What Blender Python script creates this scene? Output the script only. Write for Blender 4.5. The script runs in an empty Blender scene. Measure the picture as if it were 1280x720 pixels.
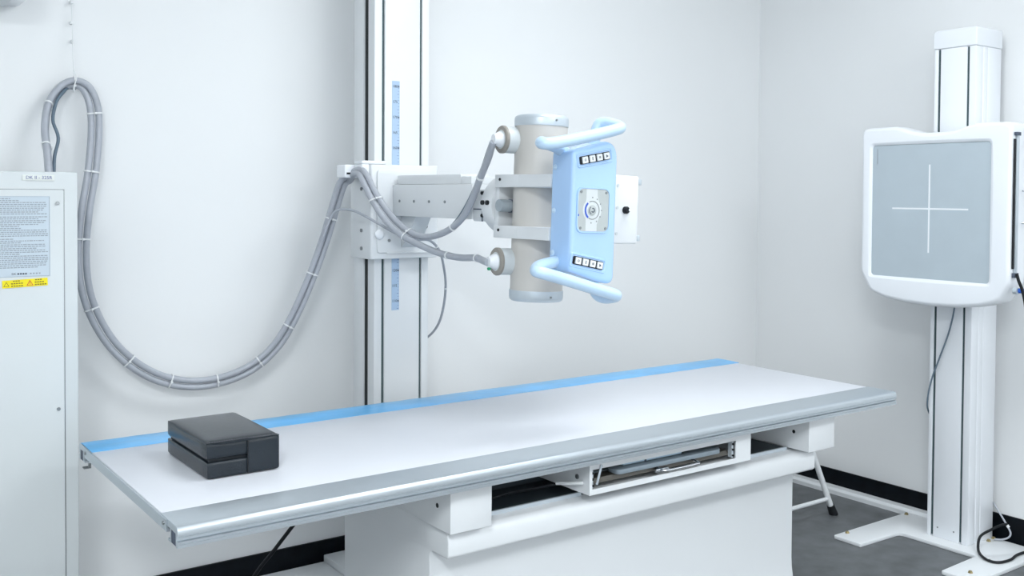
import bpy, bmesh, math, random
from mathutils import Vector, Matrix
random.seed(7)
scene = bpy.context.scene
C = scene.collection
PI = math.pi

# ------------------------------------------------------------------ camera
CAM_Z = 1.306
YAW, PITCH, ROLL = math.radians(35.835), math.radians(1.480), math.radians(0.352)
F_PX, CY_PX = 1253.6, 273.9
fw = Vector((math.sin(YAW) * math.cos(PITCH), math.cos(YAW) * math.cos(PITCH), -math.sin(PITCH)))
rt = Vector((math.cos(YAW), -math.sin(YAW), 0))
up = rt.cross(fw)
rt2 = math.cos(ROLL) * rt + math.sin(ROLL) * up
up2 = -math.sin(ROLL) * rt + math.cos(ROLL) * up
cam_data = bpy.data.cameras.new('camera')
cam = bpy.data.objects.new('camera', cam_data)
C.objects.link(cam)
cam.matrix_world = Matrix(((rt2.x, up2.x, -fw.x, 0), (rt2.y, up2.y, -fw.y, 0), (rt2.z, up2.z, -fw.z, CAM_Z), (0, 0, 0, 1)))
cam_data.sensor_width = 36.0
cam_data.sensor_fit = 'HORIZONTAL'
cam_data.lens = F_PX / 1280 * 36.0
cam_data.shift_y = -(360 - CY_PX) / 1280
cam_data.clip_start = 0.05
scene.camera = cam

# ------------------------------------------------------------------ light
world = bpy.data.worlds.new('world')
scene.world = world
world.use_nodes = True
world.node_tree.nodes['Background'].inputs[0].default_value = (0.9, 0.96, 1.0, 1)
world.node_tree.nodes['Background'].inputs[1].default_value = 0.3
LIGHT_COL = (0.93, 0.975, 1.0)
CEIL_Z = 2.75
# ceiling panel fixtures: x, y, size x, size y, watts
PANELS = [(2.10, 1.60, 1.2, 0.6, 24), (-0.70, -0.70, 0.6, 1.2, 92), (2.35, -1.0, 1.2, 0.6, 46)]
for (px, py, sx, sy, wt) in PANELS:
    ld = bpy.data.lights.new('ceiling_panel_light', 'AREA')
    ld.shape = 'RECTANGLE'; ld.size = sx - 0.06; ld.size_y = sy - 0.06
    ld.energy = wt; ld.color = LIGHT_COL
    lo = bpy.data.objects.new('ceiling_panel_light', ld)
    lo.location = (px, py, CEIL_Z - 0.03)
    C.objects.link(lo)
# added frontal fill light at the unseen wall behind the camera: x centre, z centre, width, height, watts
FILL = (1.05, 1.50, 3.0, 1.5, 10)
ld = bpy.data.lights.new('front_fill_light', 'AREA')
ld.shape = 'RECTANGLE'; ld.size = FILL[2]; ld.size_y = FILL[3]; ld.energy = FILL[4]; ld.color = (0.93, 0.97, 1.0)
lo = bpy.data.objects.new('front_fill_light', ld)
lo.location = (FILL[0], -2.17, FILL[1]); lo.rotation_euler = (math.radians(90), 0, math.radians(0))
C.objects.link(lo)
vs = scene.view_settings
vs.view_transform = 'Standard'
vs.look = 'None'
vs.gamma = 1.0
vs.use_curve_mapping = False
vs.exposure = 0.05

# ------------------------------------------------------------------ materials
MATS = {}
def mat(name, col, rough=0.45, metal=0.0, coat=0.0, noise=0.0, nscale=20.0, bump=0.0, bscale=200.0, emit=None, alpha=None, stretch=None):
    m = bpy.data.materials.new(name); m.use_nodes = True
    nt = m.node_tree; b = nt.nodes['Principled BSDF']
    b.inputs['Base Color'].default_value = (*col, 1)
    b.inputs['Roughness'].default_value = rough
    b.inputs['Metallic'].default_value = metal
    b.inputs['Coat Weight'].default_value = coat
    b.inputs['Coat Roughness'].default_value = 0.08
    tc = nt.nodes.new('ShaderNodeTexCoord')
    src = tc.outputs['Object']
    if stretch:
        mp = nt.nodes.new('ShaderNodeMapping'); mp.inputs['Scale'].default_value = stretch
        nt.links.new(src, mp.inputs['Vector']); src = mp.outputs['Vector']
    if noise > 0:
        n = nt.nodes.new('ShaderNodeTexNoise'); n.inputs['Scale'].default_value = nscale
        n.inputs['Detail'].default_value = 6
        nt.links.new(src, n.inputs['Vector'])
        cr = nt.nodes.new('ShaderNodeValToRGB')
        cr.color_ramp.elements[0].position = 0.3; cr.color_ramp.elements[1].position = 0.7
        cr.color_ramp.elements[0].color = (*[c * (1 - noise) for c in col], 1)
        cr.color_ramp.elements[1].color = (*[min(1, c * (1 + noise)) for c in col], 1)
        nt.links.new(n.outputs['Fac'], cr.inputs['Fac'])
        nt.links.new(cr.outputs['Color'], b.inputs['Base Color'])
    if bump > 0:
        n2 = nt.nodes.new('ShaderNodeTexNoise'); n2.inputs['Scale'].default_value = bscale
        nt.links.new(src, n2.inputs['Vector'])
        bp = nt.nodes.new('ShaderNodeBump'); bp.inputs['Strength'].default_value = bump
        bp.inputs['Distance'].default_value = 0.002
        nt.links.new(n2.outputs['Fac'], bp.inputs['Height'])
        nt.links.new(bp.outputs['Normal'], b.inputs['Normal'])
    if emit:
        b.inputs['Emission Color'].default_value = (*emit[0], 1)
        b.inputs['Emission Strength'].default_value = emit[1]
    MATS[name] = m
    return m

WALL = mat('wall_paint', (0.835, 0.85, 0.86), 0.75, noise=0.008, nscale=1.5, bump=0.05, bscale=260)
CEIL = mat('ceiling_paint', (0.88, 0.89, 0.89), 0.8, noise=0.01, nscale=3)
FLOOR = mat('grey_vinyl', (0.115, 0.124, 0.132), 0.42, noise=0.22, nscale=14, bump=0.08, bscale=300)
SKIRT = mat('black_skirting', (0.004, 0.006, 0.009), 0.45, noise=0.35, nscale=25)
SKIRT.node_tree.nodes['Principled BSDF'].inputs['Specular IOR Level'].default_value = 0.15
WHITE = mat('white_enamel', (0.77, 0.795, 0.815), 0.35, noise=0.008, nscale=5, bump=0.03, bscale=500)
WHITE2 = mat('white_plastic', (0.84, 0.87, 0.91), 0.28, coat=0.3, noise=0.006, nscale=4)
CREAM = mat('off_white_enamel', (0.62, 0.66, 0.675), 0.4, noise=0.01, nscale=6)
LAMIN = mat('table_laminate', (0.69, 0.71, 0.76), 0.32, noise=0.006, nscale=6)
ALU = mat('brushed_aluminium', (0.56, 0.61, 0.65), 0.36, metal=0.8, noise=0.003, nscale=30, stretch=(0.1, 8, 8))
SILVER = mat('silver_paint', (0.55, 0.61, 0.66), 0.36, metal=0.3, noise=0.02, nscale=20)
CHROME = mat('chrome', (0.75, 0.77, 0.80), 0.12, metal=1.0, noise=0.02, nscale=30)
STEEL = mat('screw_steel', (0.30, 0.32, 0.33), 0.35, metal=0.8, noise=0.05, nscale=200)
BRASS = mat('bolt_brass', (0.38, 0.31, 0.16), 0.4, metal=0.8, noise=0.1, nscale=200)
DARK = mat('black_rubber', (0.012, 0.014, 0.017), 0.5, noise=0.1, nscale=60)
DARK.node_tree.nodes['Principled BSDF'].inputs['Specular IOR Level'].default_value = 0.25
SHADE = mat('shaded_interior', (0.030, 0.042, 0.050), 0.55, noise=0.1, nscale=12)  # near-black base holds the shade of the unlit gap under the top
SLOT = mat('dark_slot_felt', (0.020, 0.024, 0.026), 0.8, noise=0.2, nscale=40)
SLOT2 = mat('grey_green_seal', (0.05, 0.085, 0.095), 0.7, noise=0.1, nscale=40)
FILM = mat('blue_protective_film', (0.08, 0.44, 0.84), 0.28, coat=0.2, noise=0.16, nscale=5, bump=0.5, bscale=14, stretch=(1, 2.2, 1))
VINYL = mat('black_vinyl', (0.008, 0.014, 0.021), 0.27, noise=0.08, nscale=15, bump=0.22, bscale=240)
VINYL.node_tree.nodes['Principled BSDF'].inputs['Specular IOR Level'].default_value = 0.42
THREAD = mat('grey_thread', (0.16, 0.15, 0.17), 0.7, noise=0.2, nscale=300)
BLUE = mat('pale_blue_plastic', (0.42, 0.63, 0.93), 0.22, coat=0.4, noise=0.008, nscale=8)
BLUE2 = mat('light_blue_grip', (0.56, 0.74, 0.93), 0.30, coat=0.25, noise=0.008, nscale=8)
BEIGE = mat('beige_enamel', (0.60, 0.58, 0.55), 0.42, noise=0.01, nscale=10)
TAUPE = mat('socket_ring', (0.30, 0.28, 0.25), 0.4, noise=0.05, nscale=40)
HOSE = mat('grey_cable_sheath', (0.41, 0.435, 0.485), 0.34, noise=0.04, nscale=60, bump=0.1, bscale=300)
HOSE_B = mat('blue_grey_cable_sheath', (0.12, 0.17, 0.22), 0.45, noise=0.05, nscale=60)
TIE = mat('white_nylon', (0.80, 0.82, 0.83), 0.4, noise=0.01, nscale=80)
KNOB = mat('grey_knob', (0.36, 0.41, 0.45), 0.4, noise=0.04, nscale=60)
SCREEN = mat('grey_detector_face', (0.45, 0.52, 0.57), 0.5, noise=0.02, nscale=12)
MARK = mat('white_print', (0.82, 0.85, 0.88), 0.5, noise=0.01, nscale=80)
RULER = mat('light_blue_ruler', (0.42, 0.56, 0.74), 0.45, noise=0.02, nscale=60)
INK = mat('dark_ink', (0.07, 0.09, 0.13), 0.6, noise=0.05, nscale=100)
INK_G = mat('grey_ink', (0.30, 0.34, 0.38), 0.6, noise=0.05, nscale=100)
INK_B = mat('blue_ink', (0.03, 0.10, 0.55), 0.5, noise=0.05, nscale=100)
INK_V = mat('violet_ink', (0.13, 0.16, 0.36), 0.5, noise=0.05, nscale=100)
INK_R = mat('red_ink', (0.60, 0.10, 0.03), 0.5, noise=0.05, nscale=100)
INK_O = mat('olive_ink', (0.25, 0.20, 0.01), 0.5, noise=0.05, nscale=100)
PAPER = mat('bluish_paper', (0.55, 0.63, 0.70), 0.5, noise=0.02, nscale=40)
PAPER2 = mat('cream_paper', (0.74, 0.77, 0.74), 0.5, noise=0.02, nscale=60)
YELLOW = mat('yellow_sticker', (0.85, 0.72, 0.0), 0.4, noise=0.03, nscale=60)
DIALM = mat('dial_plate_grey', (0.50, 0.54, 0.54), 0.35, metal=0.2, noise=0.02, nscale=60)
DIALW = mat('dial_plate_white', (0.68, 0.72, 0.74), 0.35, noise=0.02, nscale=60)
GREYB = mat('grey_clamp_paint', (0.23, 0.28, 0.32), 0.4, noise=0.04, nscale=30)
BROWN = mat('brown_grey_tray', (0.10, 0.095, 0.082), 0.35, metal=0.3, noise=0.1, nscale=40)
LBLUE = mat('light_blue_strip', (0.42, 0.58, 0.70), 0.35, noise=0.03, nscale=40)
GREEN = mat('green_dot', (0.02, 0.35, 0.16), 0.5, noise=0.02, nscale=40)
CONB = mat('blue_connector', (0.02, 0.13, 0.62), 0.35, noise=0.02, nscale=40)
GLOW = mat('lamp_diffuser', (0.9, 0.9, 0.9), 0.6, noise=0.01, nscale=10, emit=((0.93, 0.975, 1.0), 0.6))

# ------------------------------------------------------------------ helpers
OFF = {}
def thing(name, label, cat, loc=(0, 0, 0), group=None, roty=0.0):
    o = bpy.data.objects.new(name, None); C.objects.link(o)
    o.empty_display_size = 0.05
    o.location = loc; o.rotation_euler = (0, roty, 0)
    o['label'] = label; o['category'] = cat
    if group: o['group'] = group
    OFF[o] = Vector(loc)
    return o
def tag(o, label, cat, group=None):
    o['label'] = label; o['category'] = cat
    if group: o['group'] = group
    return o
def obj(name, bm, m, parent=None, label=None, smooth=True, bevel=0.0, seg=2, local=False, angle=40, kind=None):
    """one mesh object; geometry is given in world coordinates unless local=True"""
    bmesh.ops.recalc_face_normals(bm, faces=bm.faces[:])
    if parent is not None:
        off = OFF.get(parent, Vector((0, 0, 0)))
        if not local:
            bmesh.ops.translate(bm, verts=bm.verts[:], vec=-off)
    me = bpy.data.meshes.new(name)
    bm.to_mesh(me); bm.free()
    me.materials.append(m)
    if smooth:
        for p in me.polygons: p.use_smooth = True
    o = bpy.data.objects.new(name, me); C.objects.link(o)
    if parent is not None:
        o.parent = parent
        OFF[o] = OFF.get(parent, Vector((0, 0, 0)))
    else:
        OFF[o] = Vector((0, 0, 0))
    if bevel > 0:
        md = o.modifiers.new('bevel', 'BEVEL'); md.width = bevel; md.segments = seg
        md.limit_method = 'ANGLE'; md.angle_limit = math.radians(angle)
        md.harden_normals = False
    if smooth:
        md = o.modifiers.new('edge', 'EDGE_SPLIT'); md.split_angle = math.radians(38)
    if label: o['label'] = label
    if kind: o['kind'] = kind
    return o
def struct(name, bm, m, bevel=0.0):
    o = obj(name, bm, m, smooth=bevel > 0, bevel=bevel)
    o['kind'] = 'structure'
    return o
def B(): return bmesh.new()
def box(bm, x0, x1, y0, y1, z0, z1, rot=None, piv=None):
    r = bmesh.ops.create_cube(bm, size=1)
    vs_ = r['verts']
    for v in vs_:
        v.co = Vector(((x0 + x1) / 2 + v.co.x * (x1 - x0), (y0 + y1) / 2 + v.co.y * (y1 - y0), (z0 + z1) / 2 + v.co.z * (z1 - z0)))
    if rot:
        piv = Vector(piv) if piv else Vector(((x0 + x1) / 2, (y0 + y1) / 2, (z0 + z1) / 2))
        bmesh.ops.rotate(bm, verts=vs_, cent=piv, matrix=Matrix.Rotation(rot[1], 3, rot[0]))
    return bm
def bx(*a, **k): return box(B(), *a, **k)
def cyl(bm, p0, p1, r0, r1=None, n=24, cap=True):
    p0 = Vector(p0); p1 = Vector(p1); r1 = r0 if r1 is None else r1
    d = p1 - p0; L = d.length
    q = d.to_track_quat('Z', 'Y').to_matrix().to_4x4()
    M = Matrix.Translation((p0 + p1) / 2) @ q
    bmesh.ops.create_cone(bm, cap_ends=cap, segments=n, radius1=r0, radius2=r1, depth=L, matrix=M)
    return bm
def cy(*a, **k): return cyl(B(), *a, **k)
def lathe(bm, prof, n=32, M=None):
    """profile [(r, z)] about the Z axis, then transformed by M"""
    rings = []
    for (r, z) in prof:
        ring = []
        for i in range(n):
            a = 2 * PI * i / n
            v = Vector((r * math.cos(a), r * math.sin(a), z))
            ring.append(bm.verts.new(M @ v if M else v))
        rings.append(ring)
    for a, b in zip(rings[:-1], rings[1:]):
        for i in range(n):
            bm.faces.new((a[i], a[(i + 1) % n], b[(i + 1) % n], b[i]))
    bm.faces.new(rings[0]); bm.faces.new(rings[-1])
    return bm
def catmull(pts, sub=6):
    P = [Vector(p) for p in pts]
    P = [P[0] * 2 - P[1]] + P + [P[-1] * 2 - P[-2]]
    out = []
    for i in range(1, len(P) - 2):
        p0, p1, p2, p3 = P[i - 1:i + 3]
        for k in range(sub):
            t = k / sub
            out.append(0.5 * ((2 * p1) + (-p0 + p2) * t + (2 * p0 - 5 * p1 + 4 * p2 - p3) * t * t + (-p0 + 3 * p1 - 3 * p2 + p3) * t ** 3))
    out.append(P[-2])
    return out
def frames(path):
    T = []
    for i in range(len(path)):
        a = path[max(0, i - 1)]; b = path[min(len(path) - 1, i + 1)]
        T.append((b - a).normalized())
    n = Vector((0, 0, 1)) if abs(T[0].z) < 0.9 else Vector((1, 0, 0))
    n = (n - T[0] * n.dot(T[0])).normalized()
    N = []
    for t in T:
        n = (n - t * n.dot(t)).normalized(); N.append(n.copy())
    return T, N
def tube(bm, path, r, n=10, round_ends=False):
    T, N = frames(path)
    rings = []
    def ring(p, t, nn, rr):
        b = t.cross(nn)
        return [bm.verts.new(p + rr * (math.cos(2 * PI * k / n) * nn + math.sin(2 * PI * k / n) * b)) for k in range(n)]
    if round_ends:
        for a in (80, 50, 22):
            rings.append(ring(path[0] - T[0] * r * math.sin(math.radians(a)), T[0], N[0], r * math.cos(math.radians(a))))
    for p, t, nn in zip(path, T, N): rings.append(ring(p, t, nn, r))
    if round_ends:
        for a in (22, 50, 80):
            rings.append(ring(path[-1] + T[-1] * r * math.sin(math.radians(a)), T[-1], N[-1], r * math.cos(math.radians(a))))
    for a, b in zip(rings[:-1], rings[1:]):
        for i in range(n):
            bm.faces.new((a[i], a[(i + 1) % n], b[(i + 1) % n], b[i]))
    bm.faces.new(rings[0]); bm.faces.new(rings[-1])
    return bm
def prism(bm, poly, axis, a0, a1):
    """extrude a 2-D polygon along an axis. axis X: poly=(y,z); Y: poly=(x,z); Z: poly=(x,y)"""
    def P(p, a):
        if axis == 'X': return (a, p[0], p[1])
        if axis == 'Y': return (p[0], a, p[1])
        return (p[0], p[1], a)
    lo = [bm.verts.new(P(p, a0)) for p in poly]; hi = [bm.verts.new(P(p, a1)) for p in poly]
    n = len(poly)
    for i in range(n): bm.faces.new((lo[i], lo[(i + 1) % n], hi[(i + 1) % n], hi[i]))
    bm.faces.new(lo); bm.faces.new(hi)
    return bm
def rounded(poly, radii, seg=6):
    """round the corners of a polygon"""
    out = []; n = len(poly)
    for i, p in enumerate(poly):
        r = radii[i] if isinstance(radii, (list, tuple)) else radii
        p = Vector(p); a = Vector(poly[i - 1]); b = Vector(poly[(i + 1) % n])
        if r <= 0: out.append(tuple(p)); continue
        u = (a - p).normalized(); v = (b - p).normalized()
        ang = u.angle(v); d = min(r / math.tan(ang / 2), (a - p).length * 0.49, (b - p).length * 0.49)
        s = p + u * d; e = p + v * d
        for k in range(seg + 1):
            t = k / seg
            out.append(tuple((1 - t) ** 2 * s + 2 * t * (1 - t) * p + t * t * e))
    return out
def rrect(x0, x1, y0, y1, r, seg=5): return rounded([(x0, y0), (x1, y0), (x1, y1), (x0, y1)], r, seg)
def text_mesh(name, s, size, m, parent, M, local=False, depth=0.0003):
    cu = bpy.data.curves.new(name, 'FONT'); cu.body = s; cu.size = size; cu.extrude = depth
    cu.align_x = 'CENTER'; cu.align_y = 'CENTER'; cu.resolution_u = 2
    t = bpy.data.objects.new(name, cu); C.objects.link(t)
    dg = bpy.context.evaluated_depsgraph_get()
    me = bpy.data.meshes.new_from_object(t.evaluated_get(dg))
    bpy.data.objects.remove(t); bpy.data.curves.remove(cu)
    bm = B(); bm.from_mesh(me); bpy.data.meshes.remove(me)
    bmesh.ops.transform(bm, matrix=M, verts=bm.verts[:])
    return obj(name, bm, m, parent, smooth=False, local=local)
def face_minus_y(x, y, z, rot=0.0):   # text plane facing -Y, upright
    return Matrix.Translation((x, y, z)) @ Matrix.Rotation(-rot, 4, 'Y') @ Matrix.Rotation(PI / 2, 4, 'X')

# ------------------------------------------------------------------ room
WY, WX = 3.18, 3.737          # back wall plane, right wall plane
LX, FY = -1.6, -2.2
struct('floor', bx(LX - 0.1, WX + 0.1, FY - 0.1, WY + 0.1, -0.06, 0.0), FLOOR)
struct('ceiling', bx(LX - 0.1, WX + 0.1, FY - 0.1, WY + 0.1, CEIL_Z, CEIL_Z + 0.06), CEIL)
struct('wall_back', bx(LX - 0.1, WX + 0.1, WY, WY + 0.1, 0, CEIL_Z), WALL)
struct('wall_right', bx(WX, WX + 0.1, FY - 0.1, WY, 0, CEIL_Z), WALL)
struct('wall_left', bx(LX - 0.1, LX, FY - 0.1, WY, 0, CEIL_Z), WALL)
struct('wall_front', bx(LX, WX, FY - 0.1, FY, 0, CEIL_Z), WALL)
wn = struct('fill_pane', bx(FILL[0] - FILL[2] / 2, FILL[0] + FILL[2] / 2, FY - 0.02, FY + 0.006, FILL[1] - FILL[3] / 2, FILL[1] + FILL[3] / 2), GLOW)  # added glowing pane for the frontal fill, on a wall out of view
wf = B()
wx0, wx1, wz0, wz1 = FILL[0] - FILL[2] / 2, FILL[0] + FILL[2] / 2, FILL[1] - FILL[3] / 2, FILL[1] + FILL[3] / 2
for (a, b, c, d) in ((wx0 - 0.05, wx1 + 0.05, wz0 - 0.05, wz0), (wx0 - 0.05, wx1 + 0.05, wz1, wz1 + 0.05), (wx0 - 0.05, wx0, wz0, wz1), (wx1, wx1 + 0.05, wz0, wz1), (FILL[0] - 0.02, FILL[0] + 0.02, wz0, wz1)):
    box(wf, a, b, FY + 0.0005, FY + 0.022, c, d)
obj('fill_pane_frame', wf, WHITE, wn, smooth=False)  # frame round the added glowing pane
struct('baseboard_back', bx(LX, WX, WY - 0.008, WY, 0, 0.099), SKIRT)
struct('baseboard_right', bx(WX - 0.008, WX, FY, WY - 0.008, 0, 0.097), SKIRT)
struct('trim_1', prism(B(), [(3.690, 0.0), (3.690, 0.017), (3.697, 0.028), (3.729, 0.030), (3.729, 0.0)], 'Y', 2.15, WY - 0.009), WHITE)
for i, (px, py, sx, sy, wt) in enumerate(PANELS):
    side = ('ceiling above the X-ray table', 'ceiling near the left wall', 'ceiling behind the camera, nearer the right wall')[i]
    t = thing('ceiling_light', 'flat white light panel in the ' + side, 'ceiling light', (px, py, CEIL_Z), 'ceiling light panels')
    fr = B()
    for (a, b, c, d) in ((-sx / 2, sx / 2, -sy / 2, -sy / 2 + 0.02), (-sx / 2, sx / 2, sy / 2 - 0.02, sy / 2), (-sx / 2, -sx / 2 + 0.02, -sy / 2 + 0.02, sy / 2 - 0.02), (sx / 2 - 0.02, sx / 2, -sy / 2 + 0.02, sy / 2 - 0.02)):
        box(fr, px + a, px + b, py + c, py + d, CEIL_Z - 0.025, CEIL_Z)
    obj('frame', fr, WHITE, t, smooth=False)
    obj('diffuser', bx(px - sx / 2 + 0.021, px + sx / 2 - 0.021, py - sy / 2 + 0.021, py + sy / 2 - 0.021, CEIL_Z - 0.012, CEIL_Z - 0.002), GLOW, t, smooth=False)

# ------------------------------------------------------------------ X-ray table
TX0, TX1 = 0.565, 2.768
TYC = 2.178
tbl = thing('xray_table', 'long white floating-top X-ray table with aluminium rails on a white pedestal', 'table', (1.83, TYC, 0))
obj('tabletop', bx(TX0, TX1 - 0.006, 1.9045, 2.4515, 0.688, 0.7005), LAMIN, tbl, bevel=0.0015, label='smooth white laminate table top')
prof = [(1.9045, 0.7000), (1.813, 0.7000), (1.8075, 0.6988), (1.8042, 0.6960), (1.8030, 0.6920), (1.8030, 0.6835), (1.8050, 0.6828), (1.8050, 0.6812), (1.8030, 0.6805), (1.8030, 0.6775), (1.8100, 0.6765), (1.8100, 0.6732), (1.8030, 0.6722),
        (1.8030, 0.6690), (1.8045, 0.6684), (1.8045, 0.6672), (1.8030, 0.6666), (1.8030, 0.6610), (1.8130, 0.6605), (1.8140, 0.6860), (1.8400, 0.6870), (1.8410, 0.6620), (1.8580, 0.6620), (1.8580, 0.6660),
        (1.8460, 0.6660), (1.8460, 0.6870), (1.9045, 0.6880)]
rail_f = obj('front_rail', prism(B(), prof, 'X', TX0 - 0.002, TX1 + 0.004), ALU, tbl, label='grooved aluminium side rail')
profb = [(2 * TYC - y, z) for (y, z) in prof]
rail_b = obj('rear_rail', prism(B(), profb, 'X', TX0 - 0.002, TX1 + 0.004), ALU, tbl, label='aluminium rail under blue film')
fp = [(2.4345, 0.7012), (2.4515, 0.7015), (2.50, 0.7025), (2.534, 0.7020), (2.546, 0.7000), (2.5515, 0.6960), (2.5550, 0.6900), (2.5565, 0.6800), (2.5555, 0.6800), (2.5535, 0.6905), (2.5505, 0.6955), (2.5430, 0.6986), (2.534, 0.7008), (2.50, 0.7008), (2.4515, 0.7008), (2.4345, 0.7006)]
film = B()
NX = 70
rows = []
for i in range(NX + 1):
    x = TX0 - 0.001 + (TX1 + 0.003 - TX0) * i / NX
    w = 0.0008 * max(0, math.sin(i * 1.9) * math.sin(i * 0.37 + 1))
    rows.append([film.verts.new((x, y, z + (w if (k < 5) else 0))) for k, (y, z) in enumerate(fp)])
for a, b in zip(rows[:-1], rows[1:]):
    n = len(fp)
    for k in range(n): film.faces.new((a[k], a[(k + 1) % n], b[(k + 1) % n], b[k]))
film.faces.new(rows[0]); film.faces.new(rows[-1])
obj('protective_film', film, FILM, rail_b, label='glossy blue protective film stuck along the rear rail')
et = B(); box(et, TX0 - 0.0045, TX0 - 0.0003, 1.862, 2.494, 0.682, 0.6985); box(et, TX0 - 0.0035, TX0 + 0.012, 1.862, 2.494, 0.676, 0.682)
obj('end_trim', et, ALU, tbl, smooth=False)
for (ya, yb) in ((1.8145, 1.8395), (2 * TYC - 1.8395, 2 * TYC - 1.8145)):
    obj('rail_plug', bx(TX0 - 0.0015, TX0 + 0.012, ya, yb, 0.6625, 0.6862), INK, tbl, smooth=False)
for yy in (1.876, 2.480):
    obj('trim_screw', cy((TX0 - 0.0075, yy, 0.690), (TX0 - 0.0045, yy, 0.690), 0.0035, n=12), STEEL, tbl)
hk = B(); box(hk, TX0 + 0.004, TX0 + 0.010, 2.489, 2.495, 0.652, 0.6615); box(hk, TX0 - 0.006, TX0 + 0.010, 2.489, 2.505, 0.650, 0.6525)
obj('end_stop', hk, STEEL, tbl, smooth=False)

for (xa, xb) in ((1.174, 1.285), (2.411, 2.530)):
    cb = obj('crossbeam', bx(xa, xb, 1.850, 2.506, 0.553, 0.6605), WHITE, tbl, bevel=0.002, label='white box crossbeam under the top')
    obj('fixing_hole', cy((xa - 0.0006, 1.905, 0.605), (xa + 0.001, 1.905, 0.605), 0.0055, n=14), DARK, cb)
# pedestal: one moulded shell, extruded along the table
half = [(1.880, 0.495), (1.880, 0.524), (1.8825, 0.534), (1.8885, 0.542), (1.900, 0.546)]
ped = [(1.905, 0.0), (1.930, 0.05), (1.950, 0.12), (1.958, 0.17), (1.960, 0.20), (1.960, 0.470), (1.956, 0.480), (1.948, 0.485), (1.888, 0.485), (1.8815, 0.4885)] + half
ped = ped + [(2 * TYC - y, z) for (y, z) in reversed(ped)]
obj('pedestal', prism(B(), ped, 'X', 1.188, 2.480), WHITE, tbl, bevel=0.004, seg=3, label='white moulded pedestal with an overhanging lip')
for (xa, xb) in ((1.292, 1.61), (2.10, 2.405)): obj('slide_track', bx(xa, xb, 1.925, 1.931, 0.5465, 0.556), SILVER, tbl, smooth=False)
obj('shade_sheet', bx(1.290, 2.408, 1.9315, 2.42, 0.5465, 0.5525), SHADE, tbl, smooth=False, label='dark sheet standing in for shade on the pedestal top')  # sheet darkens the pedestal top like the unlit interior behind it
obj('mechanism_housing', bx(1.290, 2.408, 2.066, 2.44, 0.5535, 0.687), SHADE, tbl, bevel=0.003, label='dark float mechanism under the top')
# bucky tray
bt = B()
Y0, Y1 = 1.840, 2.060
box(bt, 1.565, 2.145, Y0, Y0 + 0.004, 0.575, 0.5885); box(bt, 1.565, 2.145, Y0, Y0 + 0.004, 0.6365, 0.6605)
box(bt, 1.565, 1.5735, Y0, Y0 + 0.004, 0.5885, 0.6365); box(bt, 2.085, 2.145, Y0, Y0 + 0.004, 0.5885, 0.6365)
box(bt, 1.565, 1.568, Y0 + 0.004, Y1, 0.575, 0.6605); box(bt, 2.142, 2.145, Y0 + 0.004, Y1, 0.575, 0.6605)
box(bt, 1.568, 2.142, Y0 + 0.004, Y1, 0.575, 0.578); box(bt, 1.568, 2.142, Y0 + 0.004, Y1, 0.6575, 0.6605)
bk = obj('cassette_tray_box', bt, WHITE, tbl, smooth=False, label='white sheet-metal cassette tray box with a wide slot')
obj('back_plate', bx(1.568, 2.142, Y1 - 0.006, Y1 - 0.003, 0.578, 0.6575), SHADE, bk, smooth=False)
obj('tray_front', prism(B(), [(1.864, 0.593), (1.860, 0.595), (1.864, 0.6065), (2.0, 0.6065), (2.0, 0.593)], 'X', 1.584, 2.078), BROWN, bk, smooth=False, label='brown grey tray front')
obj('tray_floor', bx(1.580, 2.082, 1.90, 2.04, 0.607, 0.609), GREYB, bk, smooth=False)
obj('clamp_bar', prism(B(), rrect(1.662, 2.036, 1.846, 1.892, 0.016), 'Z', 0.6085, 0.6205), GREYB, bk, bevel=0.002, label='grey rounded cassette clamp bar')
for (xa, xb) in ((1.700, 1.772), (1.778, 1.905)):
    obj('blue_strip', bx(xa, xb, 1.868, 1.882, 0.6225, 0.6345), LBLUE, bk, smooth=False)
obj('strip_clip', bx(1.7725, 1.7775, 1.866, 1.883, 0.622, 0.635), INK, bk, smooth=False)
h = B()
tube(h, catmull([(1.805, 1.862, 0.603), (1.806, 1.842, 0.601), (1.815, 1.832, 0.600), (1.87, 1.830, 0.600), (1.930, 1.832, 0.600), (1.938, 1.842, 0.601), (1.938, 1.862, 0.603)], 5), 0.0032, 8)
obj('handle', h, CHROME, bk, label='chrome pull handle')
obj('handle_catch', bx(1.790, 1.835, 1.842, 1.852, 0.594, 0.6035), CHROME, bk, bevel=0.002)
obj('latch_lever', bx(1.5895, 1.5955, 1.835, 1.8385, 0.598, 0.648, rot=('Y', 0.32)), SILVER, bk, bevel=0.001)
for xx in (1.5785, 2.0785):
    g = obj('guide_plate', bx(xx - 0.003, xx + 0.003, 1.846, 1.86, 0.590, 0.633), SILVER, bk, smooth=False)
    for zz in (0.596, 0.612, 0.627):
        obj('rivet', cy((xx, 1.8425, zz), (xx, 1.846, zz), 0.003, n=10), DARK, g)
obj('side_bolt', cy((1.5615, 1.885, 0.612), (1.565, 1.885, 0.612), 0.006, n=12), STEEL, bk)
lead = B(); tube(lead, catmull([(1.325, 1.985, 0.556), (1.37, 1.97, 0.571), (1.43, 1.965, 0.577), (1.49, 1.96, 0.577), (1.535, 1.925, 0.590), (1.5405, 1.905, 0.594)], 6), 0.0035, 8)
obj('tray_lead', lead, DARK, tbl, label='thin black lead of the cassette tray')
obj('lead_sleeve', cy((1.530, 1.925, 0.5915), (1.5605, 1.860, 0.6025), 0.0045, n=10), TIE, tbl)

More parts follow.
